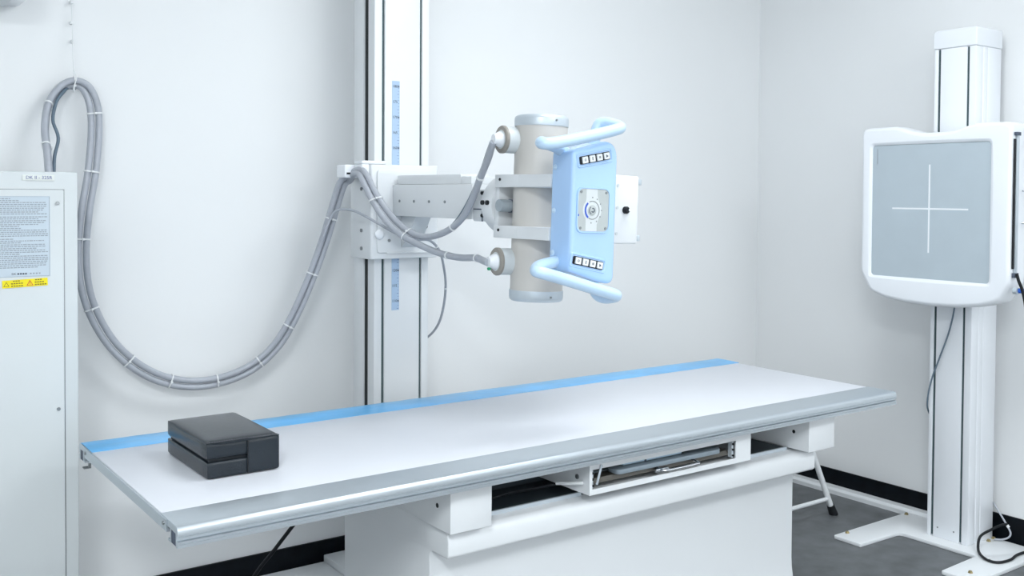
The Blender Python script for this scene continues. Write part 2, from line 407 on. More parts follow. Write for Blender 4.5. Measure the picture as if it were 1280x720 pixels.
# ------------------------------------------------------------------ cushion
cu = thing('positioning_pad', 'black vinyl foam positioning pad with a side slit lying on the table', 'cushion', (0.785, 2.195, 0.7007))
X0, X1, YA, YB, Z0, Z1 = 0.7035, 0.8645, 2.060, 2.332, 0.7010, 0.7790
def pad(x0, x1, y0, y1, z0, z1, nx=14, ny=20, nz=8, puff=0.004, rr=0.009):
    bm = B()
    bmesh.ops.create_cube(bm, size=2)
    bmesh.ops.subdivide_edges(bm, edges=bm.edges[:], cuts=13, use_grid_fill=True)
    cx, cy_, cz = (x0 + x1) / 2, (y0 + y1) / 2, (z0 + z1) / 2
    hx, hy, hz = (x1 - x0) / 2, (y1 - y0) / 2, (z1 - z0) / 2
    for v in bm.verts:
        u = v.co
        q = Vector((u.x * hx, u.y * hy, u.z * hz))
        c = Vector((max(-hx + rr, min(hx - rr, q.x)), max(-hy + rr, min(hy - rr, q.y)), max(-hz + rr, min(hz - rr, q.z))))
        d = q - c
        if d.length > 1e-9: q = c + d.normalized() * rr
        # gentle puffing of the faces
        if abs(u.z) > 0.999 and u.z > 0: q.z += puff * (1 - u.x ** 2) * (1 - u.y ** 2)
        if abs(u.x) > 0.999: q.x += math.copysign(puff * 0.6 * (1 - u.y ** 2) * (1 - u.z ** 2), u.x)
        if abs(u.y) > 0.999: q.y += math.copysign(puff * 0.6 * (1 - u.x ** 2) * (1 - u.z ** 2), u.y)
        v.co = q + Vector((cx, cy_, cz))
    return bm
ZS = 0.7400
obj('lower_half', pad(X0 + 0.001, X1, YA, YB, Z0, ZS - 0.0020, rr=0.006, puff=0.0015), VINYL, cu)
obj('upper_half', pad(X0, X1, YA + 0.001, YB, ZS + 0.0010, Z1, rr=0.008, puff=0.004), VINYL, cu)
obj('hinge_panel', pad(X0 + 0.088, X1 + 0.0012, YA - 0.0022, YB + 0.001, Z0 + 0.001, Z1 - 0.001, rr=0.006, puff=0.003), VINYL, cu, label='plain vinyl hinge side joining both halves')
obj('slit_core', bx(X0 + 0.008, X0 + 0.09, YA + 0.008, YB - 0.008, ZS - 0.004, ZS + 0.005), DARK, cu, smooth=False)
pp = B(); tube(pp, catmull([(X0 + 0.004, YA + 0.004, Z1 - 0.0035), (X0 + 0.04, YA - 0.001, Z1 - 0.0045), (X0 + 0.0875, YA - 0.003, Z1 - 0.003), (X1 - 0.02, YA - 0.0025, Z1 - 0.0025), (X1 - 0.001, YA + 0.001, Z1 - 0.003)], 6), 0.0017, 6)
obj('front_piping', pp, VINYL, cu)
pp = B(); tube(pp, catmull([(X0 + 0.003, YA + 0.006, Z1 - 0.0035), (X0 + 0.001, (YA + YB) / 2, Z1 - 0.003), (X0 + 0.003, YB - 0.006, Z1 - 0.0035)], 6), 0.0017, 6)
obj('side_piping', pp, VINYL, cu)
st = B()
for i in range(30):
    x = X0 + 0.006 + i * 0.0053
    if x < X1 - 0.004: box(st, x, x + 0.003, YA - 0.0002, YA + 0.0010, Z1 + 0.0002, Z1 + 0.0010)
obj('stitching', st, THREAD, cu, smooth=False, kind='stuff')
obj('seam', cy((X0 + 0.0885, YA - 0.0035, Z0 + 0.004), (X0 + 0.0885, YA - 0.0035, Z1 - 0.004), 0.0012, n=8), DARK, cu)

# ------------------------------------------------------------------ tube stand
flr = tag(obj('floor_rail', prism(B(), [(2.80, 0.0), (2.80, 0.024), (2.806, 0.030), (3.160, 0.030), (3.166, 0.024), (3.166, 0.0)], 'X', 0.72, 2.85), WHITE), 'white floor rail along the back wall behind the table', 'floor rail')
ts = thing('tube_stand', 'tall white column stand carrying the X-ray tube arm behind the table', 'tube stand', (1.633, 2.95, 0.03))
obj('trolley', bx(1.487, 1.80, 2.835, 3.158, 0.0305, 0.055), WHITE, ts, bevel=0.003)
cx0, cx1, cy0, cy1 = 1.532, 1.735, 2.880, 3.025
colp = [(cx0, cy0), (1.5595, cy0), (1.5595, cy0 + 0.012), (1.5695, cy0 + 0.012), (1.5695, cy0), (1.7005, cy0), (1.7005, cy0 + 0.012), (1.7090, cy0 + 0.012), (1.7090, cy0), (cx1, cy0),
        (cx1, cy1), (cx0, cy1), (cx0, 2.956), (cx0 + 0.016, 2.956), (cx0 + 0.016, 2.924), (cx0, 2.924)]
colm = obj('column', prism(B(), colp, 'Z', 0.055, 2.54), WHITE, ts, bevel=0.0015, label='white extruded column with dark slots')
obj('column_slot', bx(1.5600, 1.5690, cy0 + 0.006, cy0 + 0.012, 0.06, 2.53), SLOT2, colm, smooth=False)
obj('column_slot', bx(1.7010, 1.7085, cy0 + 0.006, cy0 + 0.012, 0.06, 2.53), SLOT2, colm, smooth=False)
obj('column_slot', bx(cx0 + 0.006, cx0 + 0.016, 2.9245, 2.9555, 0.06, 2.53), SLOT, colm, smooth=False)
rl = obj('height_ruler', bx(1.5960, 1.6235, cy0 - 0.0012, cy0 - 0.0002, 0.921, 1.669), RULER, colm, smooth=False, label='light blue height ruler')
tk = B()
z = 0.926
i = 0
while z < 1.665:
    w = 0.004 if i % 5 else 0.007
    box(tk, 1.6215 - w, 1.6215, cy0 - 0.0016, cy0 - 0.0012, z - 0.0006, z + 0.0006)
    z += 0.01; i += 1
obj('ruler_ticks', tk, INK_V, colm, smooth=False)
for k in range(15):
    zz = 0.951 + 0.05 * k
    if 1.08 < zz < 1.405: continue
    text_mesh('ruler_number', str(110 + 5 * k), 0.0125, INK, colm, face_minus_y(1.6065, cy0 - 0.0016, zz))
    if k % 2 == 0: obj('ruler_mark', bx(1.6175, 1.6220, cy0 - 0.0017, cy0 - 0.0012, zz - 0.0025, zz + 0.0025), INK, colm, smooth=False)
# carriage
carp = rounded([(1.500, 2.985), (1.500, 2.842), (1.752, 2.842), (1.752, 2.985), (1.7355, 2.985), (1.7355, 2.8798), (1.5315, 2.8798), (1.5315, 2.985)], [0.0, 0.010, 0.014, 0, 0, 0, 0, 0])
car = obj('carriage', prism(B(), carp, 'Z', 1.092, 1.395), WHITE, ts, bevel=0.004, seg=3, label='white carriage box riding on the column')
obj('front_cover', prism(B(), rrect(1.520, 1.742, 1.112, 1.378, 0.012), 'Y', 2.836, 2.8425), WHITE, car, bevel=0.003)
for (yy, zz) in ((2.905, 1.317), (2.905, 1.183), (2.905, 1.125)):
    obj('side_screw', cy((1.4965, yy, zz), (1.5, yy, zz), 0.006, n=14), STEEL, car)
M = Matrix.Translation((1.528, 2.8360, 1.172)) @ Matrix.Rotation(PI / 2, 4, 'X')
obj('round_cap', lathe(B(), [(0.0165, -0.001), (0.0165, 0.002), (0.014, 0.005), (0.008, 0.0072), (0.001, 0.0078)], 24, M), WHITE2, car)
obj('front_screw', cy((1.562, 2.8335, 1.152), (1.562, 2.8365, 1.152), 0.005, n=12), STEEL, car)
obj('lock_knob', cy((1.690, 2.822, 1.196), (1.690, 2.836, 1.196), 0.008, 0.006, n=14), DARK, car)
obj('cover_lip', bx(1.552, 1.738, 2.833, 2.8365, 1.110, 1.114), WHITE, car, smooth=False)
# cable clamp on the carriage
cl = B(); box(cl, 1.440, 1.4995, 2.905, 2.965, 1.352, 1.394); box(cl, 1.472, 1.56, 2.850, 2.905, 1.3955, 1.407); box(cl, 1.472, 1.4995, 2.850, 2.905, 1.355, 1.3955)
clo = obj('cable_clamp', cl, WHITE2, ts, bevel=0.004, seg=3, label='white cable clamp block on the carriage corner')
obj('clamp_slot', bx(1.446, 1.468, 2.9030, 2.9052, 1.363, 1.369), DARK, clo, smooth=False)
# arm
ARX = 1.634
arm = obj('support_arm', bx(1.575, 1.693, 2.375, 2.8358, 1.231, 1.331), WHITE, ts, bevel=0.003, label='white box support arm reaching over the table')
obj('arm_top_cover', bx(1.585, 1.683, 2.450, 2.824, 1.3312, 1.361), WHITE, arm, bevel=0.003)
obj('arm_end_cover', bx(1.585, 1.683, 2.395, 2.449, 1.3312, 1.354), WHITE, arm, bevel=0.003)
for yy in (2.79, 2.70, 2.61, 2.52): obj('arm_screw', cy((1.5725, yy, 1.279), (1.5752, yy, 1.279), 0.0042, n=12), STEEL, arm)
obj('arm_neck', bx(1.578, 1.690, 2.300, 2.3748, 1.226, 1.316), WHITE, ts, bevel=0.004)
ng = B(); box(ng, 1.5760, 1.5785, 2.325, 2.328, 1.226, 1.262); box(ng, 1.5760, 1.5785, 2.325, 2.37, 1.259, 1.262)
obj('neck_groove', ng, INK, ts, smooth=False)
for (yy, zz) in ((2.318, 1.243), (2.318, 1.306)): obj('neck_bolt', cy((1.568, yy, zz), (1.578, yy, zz), 0.005, n=14), DARK, ts)
ub = B(); prism(ub, [(2.8358, 1.231), (2.8358, 1.128), (2.80, 1.150), (2.74, 1.231)], 'X', 1.605, 1.663)
obj('arm_gusset', ub, WHITE, ts, bevel=0.002)

# ------------------------------------------------------------------ tube head (local frame at the arm axis)
HO = Vector((1.632, 2.137, 1.273))
hd = thing('xray_tube_head', 'beige cylindrical X-ray tube head with pale blue control panel and collimator', 'X-ray tube', tuple(HO), roty=math.radians(1.9))
def hobj(name, bm, m, parent=None, **k):
    return obj(name, bm, m, parent or hd, local=True, **k)
hobj('tube_housing', cy((0, 0, -0.2255), (0, 0, 0.2105), 0.0705, n=64), BEIGE, label='beige cylindrical tube housing')
for s, za, zb in ((1, 0.2105, 0.2395), (-1, -0.2255, -0.2545)):
    pf = [(0.0722, za), (0.0726, za + s * 0.002), (0.0726, zb - s * 0.010), (0.071, zb - s * 0.004), (0.066, zb), (0.02, zb)]
    e = hobj('end_cap', lathe(B(), pf, 64), SILVER, label='silver end cap')
    a = math.radians(-95)
    hobj('cap_screw', cy((0.0725 * math.cos(a), 0.0725 * math.sin(a), (za + zb) / 2), (0.0745 * math.cos(a), 0.0745 * math.sin(a), (za + zb) / 2), 0.003, n=10), STEEL, e)
# yoke disc and clamp
Mx = Matrix.Rotation(-PI / 2, 4, 'X')
hobj('yoke_disc', lathe(B(), [(0.070, 0.161), (0.080, 0.158), (0.0825, 0.153), (0.0825, 0.112), (0.0805, 0.107), (0.060, 0.106)], 64, Mx), WHITE, label='white round swivel disc behind the tube')
for yy in (0.122, 0.145): hobj('disc_bolt', cy((-0.088, yy, 0.004), (-0.080, yy, 0.004), 0.0065, n=14), DARK)
hobj('clamp_plate', bx(-0.070, 0.070, 0.088, 0.106, -0.085, 0.076), WHITE, bevel=0.003)
for (za, zb) in ((0.046, 0.080), (-0.089, -0.056)):
    bm = B()
    pts_o = [(-0.085, 0.088), (-0.085, 0.0)] + [(-0.085 * math.cos(math.radians(a)), -0.085 * math.sin(math.radians(a))) for a in range(15, 180, 15)] + [(0.085, 0.0), (0.085, 0.088)]
    pts_i = [(0.0715, 0.088), (0.0715, 0.0)] + [(0.0715 * math.cos(math.radians(a)), -0.0715 * math.sin(math.radians(a))) for a in range(15, 180, 15)] + [(-0.0715, 0.0), (-0.0715, 0.088)]
    prism(bm, pts_o + pts_i, 'Z', za, zb)
    bd = hobj('clamp_band', bm, WHITE, bevel=0.0015, label='white clamp band round the tube')
    hobj('panel_bracket', bx(-0.0849, -0.079, -0.156, -0.02, za + 0.001, zb - 0.001), WHITE, bd, smooth=False)
    hobj('band_screw', cy((-0.087, 0.064, (za + zb) / 2 + 0.004), (-0.085, 0.064, (za + zb) / 2 + 0.004), 0.004, n=12), DARK, bd)
kn = hobj('swivel_knob', cy((-0.088, 0.062, -0.003), (-0.052, 0.062, -0.003), 0.0165, n=28), KNOB, label='grey locking knob')
hobj('knob_ring', cy((-0.052, 0.062, -0.003), (-0.045, 0.062, -0.003), 0.0185, n=28), INK, kn)
# high voltage sockets
for (yy, zz, nm) in ((0.030, 0.172, 'u'), (0.036, -0.152, 'l')):
    d = Vector((-1.0, 0.12, 0.0)).normalized()
    M = Matrix.Translation((-0.045, yy, zz)) @ d.to_track_quat('Z', 'Y').to_matrix().to_4x4()
    so = hobj('cable_socket', lathe(B(), [(0.0355, 0.0), (0.0355, 0.056), (0.034, 0.061), (0.020, 0.0618)], 40, M), CREAM, label='round cable socket')
    hobj('socket_ring', lathe(B(), [(0.0357, 0.052), (0.0372, 0.053), (0.0372, 0.059), (0.0350, 0.0615)], 40, M), TAUPE, so)
    hobj('cable_plug', lathe(B(), [(0.0215, 0.0619), (0.0205, 0.068), (0.015, 0.077), (0.0125, 0.084)], 28, M), WHITE2, so)
hobj('socket_dot', cy((-0.131, 0.040, -0.171), (-0.130, 0.034, -0.171), 0.004, n=10), GREEN)
# control panel
YP0, YP1 = -0.153, -0.240
poly = rounded([(-0.083, -0.160), (-0.083, 0.136), (0.064, 0.178), (0.064, -0.196), (0.010, -0.186)], [0.014, 0.014, 0.046, 0.060, 0.02], 9)
pan = hobj('control_panel', prism(B(), poly, 'Y', YP0, YP1), BLUE, bevel=0.014, seg=6, angle=55, label='pale blue moulded control panel')
pdi = rounded([(-0.0645, -0.0615), (0.0355, -0.0615), (0.0355, 0.0445), (-0.0645, 0.0445)], 0.018, 5)
pdo = rounded([(-0.0685, -0.0655), (0.0395, -0.0655), (0.0395, 0.0485), (-0.0685, 0.0485)], 0.020, 5)
bz = B()
n = len(pdi)
r0 = [bz.verts.new((p[0], YP1 - 0.0003, p[1])) for p in pdo]; r1 = [bz.verts.new((p[0] * 0.99, YP1 - 0.003, p[1] * 0.99)) for p in pdo]; r2 = [bz.verts.new((p[0], YP1 - 0.0030, p[1])) for p in pdi]; r3 = [bz.verts.new((p[0], YP1 - 0.0003, p[1])) for p in pdi]
for a, b in ((r0, r1), (r1, r2), (r2, r3), (r3, r0)):
    for i in range(n): bz.faces.new((a[i], a[(i + 1) % n], b[(i + 1) % n], b[i]))
hobj('dial_surround', bz, BLUE, pan)
hobj('dial_plate', prism(B(), rounded([(-0.0640, -0.0610), (0.0350, -0.0610), (0.0350, 0.0440), (-0.0640, 0.0440)], 0.0175, 5), 'Y', YP1 - 0.0002, YP1 - 0.0016), DIALM, pan, label='grey angle dial plate')
DX, DZ = -0.0185, -0.0085
wp = [(-0.020, -0.0520), (0.016, -0.0520), (0.016, -0.036)] + [(0.030 * math.cos(math.radians(a)), 0.030 * math.sin(math.radians(a))) for a in range(-45, 46, 15)] + [(0.016, 0.036), (0.016, 0.0520), (-0.020, 0.0520), (-0.020, 0.028)] + [(0.030 * math.cos(math.radians(a)), 0.030 * math.sin(math.radians(a))) for a in range(135, 226, 15)] + [(-0.020, -0.028)]
hobj('dial_field', prism(B(), [(DX + a, DZ + b) for a, b in wp], 'Y', YP1 - 0.0016, YP1 - 0.0019), DIALW, pan, smooth=False)
def ring(bm, r0, r1, a0, a1, y0, y1, cx, cz, n=32):
    seg = max(3, int(n * (a1 - a0) / 360))
    o = [(cx + r1 * math.cos(math.radians(a0 + (a1 - a0) * k / seg)), cz + r1 * math.sin(math.radians(a0 + (a1 - a0) * k / seg))) for k in range(seg + 1)]
    i = [(cx + r0 * math.cos(math.radians(a0 + (a1 - a0) * k / seg)), cz + r0 * math.sin(math.radians(a0 + (a1 - a0) * k / seg))) for k in range(seg + 1)]
    return prism(bm, o + i[::-1], 'Y', y0, y1)
hobj('dial_ring', ring(B(), 0.0215, 0.0235, -120, 115, YP1 - 0.0018, YP1 - 0.0026, DX, DZ), STEEL, pan, smooth=False)
hobj('blue_arc', ring(B(), 0.0200, 0.0245, 130, 235, YP1 - 0.0018, YP1 - 0.0027, DX, DZ), INK_B, pan, smooth=False)
hobj('dial_disc', lathe(B(), [(0.0135, 0), (0.0135, 0.0012), (0.012, 0.0018), (0.002, 0.0018)], 28, Matrix.Translation((DX - 0.001, YP1 - 0.0018, DZ)) @ Matrix.Rotation(PI / 2, 4, 'X')), DIALM, pan)
hobj('dial_pointer', ring(B(), 0.0085, 0.0105, 120, 250, YP1 - 0.0036, YP1 - 0.0041, DX - 0.001, DZ), INK, pan, smooth=False)
hobj('dial_pointer', ring(B(), 0.0035, 0.0060, -150, 120, YP1 - 0.0036, YP1 - 0.0041, DX + 0.001, DZ), INK, pan, smooth=False)
for a in (90, 60, 30, 0, -30, -60, -95):
    x = DX + 0.0300 * math.cos(math.radians(a)); z = DZ + 0.0315 * math.sin(math.radians(a))
    hobj('dial_mark', bx(x - 0.0017, x + 0.0017, YP1 - 0.0022, YP1 - 0.0017, z - 0.0017, z + 0.0017), STEEL, pan, smooth=False)
for (x, z) in ((-0.055, 0.036), (0.026, 0.036), (-0.055, -0.053), (0.026, -0.053)):
    hobj('plate_screw', cy((x, YP1 - 0.0016, z), (x, YP1 - 0.0032, z), 0.0035, n=12), STEEL, pan)
hobj('side_mark', bx(-0.0640, -0.0605, YP1 - 0.0022, YP1 - 0.0016, -0.024, -0.019), INK_B, pan, smooth=False)
for (bxc, bzc, sl, icons) in ((-0.0150, 0.121, math.radians(11.5), 0), (-0.0260, -0.139, math.radians(-9.5), 1)):
    R = Matrix.Translation((bxc, YP1, bzc)) @ Matrix.Rotation(-sl, 4, 'Y')
    def tr(bm): bmesh.ops.transform(bm, matrix=R, verts=bm.verts[:]); return bm
    ridge = B()
    po = rounded([(-0.058, -0.018), (0.060, -0.018), (0.060, 0.018), (-0.058, 0.018)], 0.008); pi_ = rounded([(-0.0535, -0.0135), (0.0555, -0.0135), (0.0555, 0.0135), (-0.0535, 0.0135)], 0.006)
    nn = len(po)
    q = [[ridge.verts.new((p[0], y, p[1])) for p in P_] for P_, y in ((po, -0.0001), ([(p[0] * 0.98, p[1] * 0.95) for p in po], -0.0022), (pi_, -0.0022), ([(p[0] * 0.97, p[1] * 0.93) for p in pi_], -0.0001))]
    for a, b in zip(q, q[1:] + q[:1]):
        for i in range(nn): ridge.faces.new((a[i], a[(i + 1) % nn], b[(i + 1) % nn], b[i]))
    hobj('button_surround', tr(ridge), BLUE, pan)
    hobj('button_strip', tr(prism(B(), rrect(-0.0490, 0.0490, -0.0100, 0.0100, 0.004), 'Y', -0.0002, -0.0030)), DARK, pan, label='black strip of four push buttons')
    for k in range(4):
        x = -0.0345 + k * 0.0237
        bt_ = hobj('push_button', tr(prism(B(), rrect(x - 0.0086, x + 0.0086, -0.0080, 0.0080, 0.0018, 3), 'Y', -0.0030, -0.0062)), MARK, pan)
        ic = B()
        if k == 0: ring(ic, 0.0015, 0.0032, 0, 359, -0.0062, -0.0065, x, 0.0)
        elif k == 1: box(ic, x - 0.0018, x + 0.0018, -0.0065, -0.0062, -0.0042, 0.0042)
        elif k == 2: box(ic, x - 0.0028, x + 0.0028, -0.0065, -0.0062, -0.0028, 0.0028)
        else: prism(ic, [(x - 0.003, 0.004 * (1 if icons == 0 else -1)), (x + 0.004, -0.001), (x - 0.003, -0.004 * (1 if icons == 0 else -1))], 'Y', -0.0062, -0.0065)
        hobj('button_icon', tr(ic), STEEL if k < 3 else INK, pan, smooth=False)
for zz in (0.096, -0.012, -0.117):
    hobj('side_rivet', lathe(B(), [(0.007, 0), (0.0065, 0.0015), (0.004, 0.003), (0.0005, 0.0035)], 16, Matrix.Translation((-0.083, YP0 - 0.018, zz)) @ Matrix.Rotation(-PI / 2, 4, 'Y')), BLUE2, pan)
# handles
def L(p): return Vector(p) - HO
for pts in ([(1.585, 1.955, 1.400), (1.535, 1.950, 1.418), (1.480, 1.930, 1.424), (1.456, 1.905, 1.421), (1.456, 1.889, 1.419), (1.475, 1.884, 1.421), (1.52, 1.883, 1.430), (1.58, 1.883, 1.444), (1.64, 1.883, 1.459), (1.676, 1.883, 1.469), (1.692, 1.890, 1.475), (1.696, 1.908, 1.481), (1.690, 1.940, 1.489), (1.678, 1.958, 1.482), (1.666, 1.962, 1.430)],
            [(1.580, 1.955, 1.135), (1.535, 1.950, 1.132), (1.480, 1.930, 1.124), (1.452, 1.905, 1.116), (1.450, 1.889, 1.113), (1.470, 1.884, 1.108), (1.52, 1.883, 1.096), (1.58, 1.883, 1.081), (1.64, 1.883, 1.066), (1.682, 1.883, 1.056), (1.697, 1.890, 1.051), (1.701, 1.908, 1.046), (1.695, 1.935, 1.043), (1.683, 1.952, 1.055), (1.668, 1.960, 1.105)]):
    hb = B(); tube(hb, catmull([L(p) for p in pts], 5), 0.0150, 16, round_ends=True)
    hobj('handle', hb, BLUE2, label='light blue grip handle')
# collimator
co = hobj('collimator', bx(0.074, 0.262, -0.107, 0.107, -0.096, 0.090), WHITE, bevel=0.005, seg=3, label='white collimator box')
for zz in (0.074, -0.080):
    hobj('filter_clip', bx(0.2625, 0.274, -0.104, -0.080, zz - 0.008, zz + 0.008), SILVER, co, bevel=0.001)
hobj('filter_rail', bx(0.2625, 0.267, -0.09, 0.10, -0.088, 0.082), WHITE, co, smooth=False)
hobj('field_knob', lathe(B(), [(0.010, 0), (0.010, 0.008), (0.007, 0.012), (0.001, 0.0125)], 20, Matrix.Translation((0.213, -0.107, -0.004)) @ Matrix.Rotation(PI / 2, 4, 'X')), DARK, co)
hobj('field_pointer', bx(0.2155, 0.2215, -0.1205, -0.1195, -0.006, 0.000), MARK, co, smooth=False)
for zz in (0.062, 0.002, -0.068):
    hobj('case_screw', cy((0.184, -0.107, zz), (0.184, -0.1085, zz), 0.0045, n=12), CREAM, co)

# ------------------------------------------------------------------ high-voltage cables
bundle = [(0.596, 3.04, 1.354), (0.596, 3.06, 1.414), (0.596, 3.09, 1.483), (0.612, 3.12, 1.554), (0.645, 3.13, 1.603), (0.682, 3.13, 1.621), (0.715, 3.13, 1.607), (0.735, 3.13, 1.557), (0.739, 3.13, 1.479), (0.727, 3.12, 1.361),
          (0.706, 3.11, 1.243), (0.697, 3.11, 1.126), (0.705, 3.11, 1.02), (0.734, 3.11, 0.929), (0.783, 3.11, 0.844), (0.853, 3.11, 0.773), (0.936, 3.11, 0.725), (1.03, 3.11, 0.703), (1.129, 3.1, 0.712), (1.214, 3.08, 0.75),
          (1.279, 3.06, 0.814), (1.328, 3.04, 0.904), (1.374, 3.02, 1.02), (1.413, 3.0, 1.142), (1.440, 2.98, 1.254), (1.458, 2.962, 1.330), (1.470, 2.940, 1.350)]
frontA = [(1.472, 2.90, 1.374), (1.476, 2.862, 1.378), (1.478, 2.826, 1.357), (1.488, 2.78, 1.297), (1.512, 2.73, 1.233), (1.528, 2.66, 1.191), (1.540, 2.575, 1.174), (1.545, 2.475, 1.191), (1.546, 2.39, 1.229), (1.545, 2.33, 1.286), (1.532, 2.27, 1.348), (1.522, 2.22, 1.396), (1.511, 2.186, 1.430), (1.5095, 2.176, 1.4405)]
frontB = [(1.466, 2.90, 1.362), (1.468, 2.862, 1.364), (1.463, 2.826, 1.340), (1.473, 2.78, 1.280), (1.492, 2.73, 1.219), (1.508, 2.66, 1.177), (1.528, 2.58, 1.149), (1.538, 2.48, 1.129), (1.540, 2.38, 1.123), (1.530, 2.29, 1.128), (1.505, 2.215, 1.1255), (1.499, 2.183, 1.1215)]
def offset_path(path, n_off, d):
    """shift a path sideways inside the plane of the back wall"""
    P = [Vector(p) for p in path]; out = []
    for i, p in enumerate(P):
        t = (P[min(i + 1, len(P) - 1)] - P[max(i - 1, 0)]).normalized()
        s = t.cross(Vector((0, 1, 0))).normalized()
        f = min(1.0, max(0.3, (i - 2) / 5.0)) if i < 7 else 1.0      # one behind the other where they leave the cabinet
        out.append(p + s * d * f + Vector((0, n_off + (1 - f) * (0.024 if n_off > 0 else 0.0), 0)))
    return out
RC = 0.0098
pa = catmull(offset_path(bundle, 0.0, 0.0105) + [Vector(p) for p in frontA], 6)
pb = catmull(offset_path(bundle, 0.004, -0.0105) + [Vector(p) for p in frontB], 6)
cab1 = tag(obj('high_voltage_cable', tube(B(), pa, RC, 12), HOSE), 'thick grey cable looping from the cabinet to the upper tube socket', 'cable', 'thick grey high-voltage cables')
cab2 = tag(obj('high_voltage_cable', tube(B(), pb, RC, 12), HOSE), 'thick grey cable looping from the cabinet to the lower tube socket', 'cable', 'thick grey high-voltage cables')
# cable ties round the two cables
def tie(i, j, parent):
    a = pa[i]; b = pb[j]; c = (a + b) / 2
    t = (pa[i + 1] - pa[i - 1]).normalized()
    s = (b - a); h = s.length / 2; s = s.normalized() if h > 1e-6 else Vector((1, 0, 0))
    u = t.cross(s).normalized()
    r = RC + 0.0014
    loop = []
    for k in range(7): an = math.radians(-90 + 30 * k); loop.append(c + s * h + r * (math.cos(an) * s + math.sin(an) * u))
    for k in range(7): an = math.radians(90 + 30 * k); loop.append(c - s * h + r * (math.cos(an) * s + math.sin(an) * u))
    bm = B(); n = len(loop); W = 0.0022
    lo = [bm.verts.new(p - t * W) for p in loop]; hi = [bm.verts.new(p + t * W) for p in loop]
    lo2 = [bm.verts.new(p + (p - c).normalized() * 0.0012 - t * W) for p in loop]; hi2 = [bm.verts.new(p + (p - c).normalized() * 0.0012 + t * W) for p in loop]
    for k in range(n):
        m = (k + 1) % n
        bm.faces.new((lo[k], lo[m], hi[m], hi[k])); bm.faces.new((lo2[k], lo2[m], hi2[m], hi2[k]))
        bm.faces.new((lo[k], lo[m], lo2[m], lo2[k])); bm.faces.new((hi[k], hi[m], hi2[m], hi2[k]))
    q = c - s * h * 0.2 - u * (r + 0.003) * (1 if u.y > 0 else -1)
    box(bm, q.x - 0.003, q.x + 0.003, q.y - 0.003, q.y + 0.003, q.z - 0.003, q.z + 0.003)
    obj('cable_tie', bm, TIE, parent)
for i in (8, 18, 30, 44, 54, 64, 76, 88, 97, 106, 115, 124, 133, 142):
    j = min(range(len(pb) - 2), key=lambda q: (pb[q] - pa[i]).length)
    tie(i, j, cab1)
NB = len(bundle)
for i in (NB * 6 + 19, NB * 6 + 31):
    j = min(range(len(pb) - 2), key=lambda q: (pb[q] - pa[i]).length)
    tie(i, j, cab1)
def small_tie(path, i, parent, r):
    t = (path[i + 1] - path[i - 1]).normalized()
    obj('cable_tie', cy(path[i] - t * 0.0024, path[i] + t * 0.0024, r, n=16), TIE, parent)
for i in (NB * 6 + 45, NB * 6 + 60): small_tie(pa, i, cab1, RC + 0.002)
for i in (NB * 6 + 44, NB * 6 + 55): small_tie(pb, i, cab2, RC + 0.002)
# thinner leads
lead_b = catmull([(0.612, 3.066, 1.354), (0.616, 3.075, 1.403), (0.628, 3.085, 1.456), (0.617, 3.100, 1.507), (0.630, 3.118, 1.560), (0.650, 3.128, 1.590), (0.668, 3.146, 1.606), (0.690, 3.152, 1.607)], 6)
tag(obj('control_lead', tube(B(), lead_b, 0.0048, 10), HOSE_B), 'dark blue-grey lead bulging beside the cable loop above the cabinet', 'cable')
lead_s = catmull([(1.392, 2.972, 1.151), (1.415, 2.955, 1.224), (1.430, 2.925, 1.250), (1.443, 2.86, 1.249), (1.467, 2.82, 1.232), (1.507, 2.79, 1.204), (1.542, 2.74, 1.176), (1.580, 2.69, 1.162), (1.632, 2.70, 1.156), (1.680, 2.72, 1.122), (1.716, 2.75, 1.063), (1.754, 2.8, 0.992), (1.773, 2.85, 0.907), (1.779, 2.9, 0.847), (1.766, 2.95, 0.806), (1.737, 2.98, 0.80)], 6)
tl = tag(obj('signal_lead', tube(B(), lead_s, 0.0042, 10), HOSE), 'thin grey lead crossing the carriage and hanging right of the column', 'cable')
for i in (52, 66): small_tie(lead_s, i, tl, 0.006)
lead_c = catmull([(1.497, 2.585, 1.180), (1.545, 2.48, 1.222), (1.549, 2.41, 1.262), (1.540, 2.34, 1.318)], 6)
tag(obj('blue_lead', tube(B(), catmull([(1.556, 2.50, 1.185), (1.562, 2.44, 1.222), (1.560, 2.385, 1.266), (1.552, 2.33, 1.315), (1.537, 2.262, 1.382), (1.530, 2.215, 1.440), (1.545, 2.20, 1.462)], 6), 0.0055, 10), HOSE_B), 'blue-grey lead behind the thick cable at the tube head', 'cable')
# string that holds the loop
sg = thing('hanging_string', 'thin white string on the back wall holding up the cable loop', 'string', (0.682, 3.16, 1.60))
ss = B(); tube(ss, catmull([(0.682, 3.172, 1.95), (0.683, 3.160, 1.80), (0.683, 3.145, 1.67), (0.686, 3.120, 1.638), (0.676, 3.112, 1.606), (0.679, 3.130, 1.594), (0.686, 3.144, 1.615), (0.684, 3.150, 1.66)], 5), 0.0016, 6)
obj('cord', ss, TIE, sg)
for zz in (1.86, 1.80, 1.745): obj('wall_clip', bx(0.679, 0.687, 3.158, 3.1795, zz - 0.004, zz + 0.004), TIE, sg, bevel=0.001)

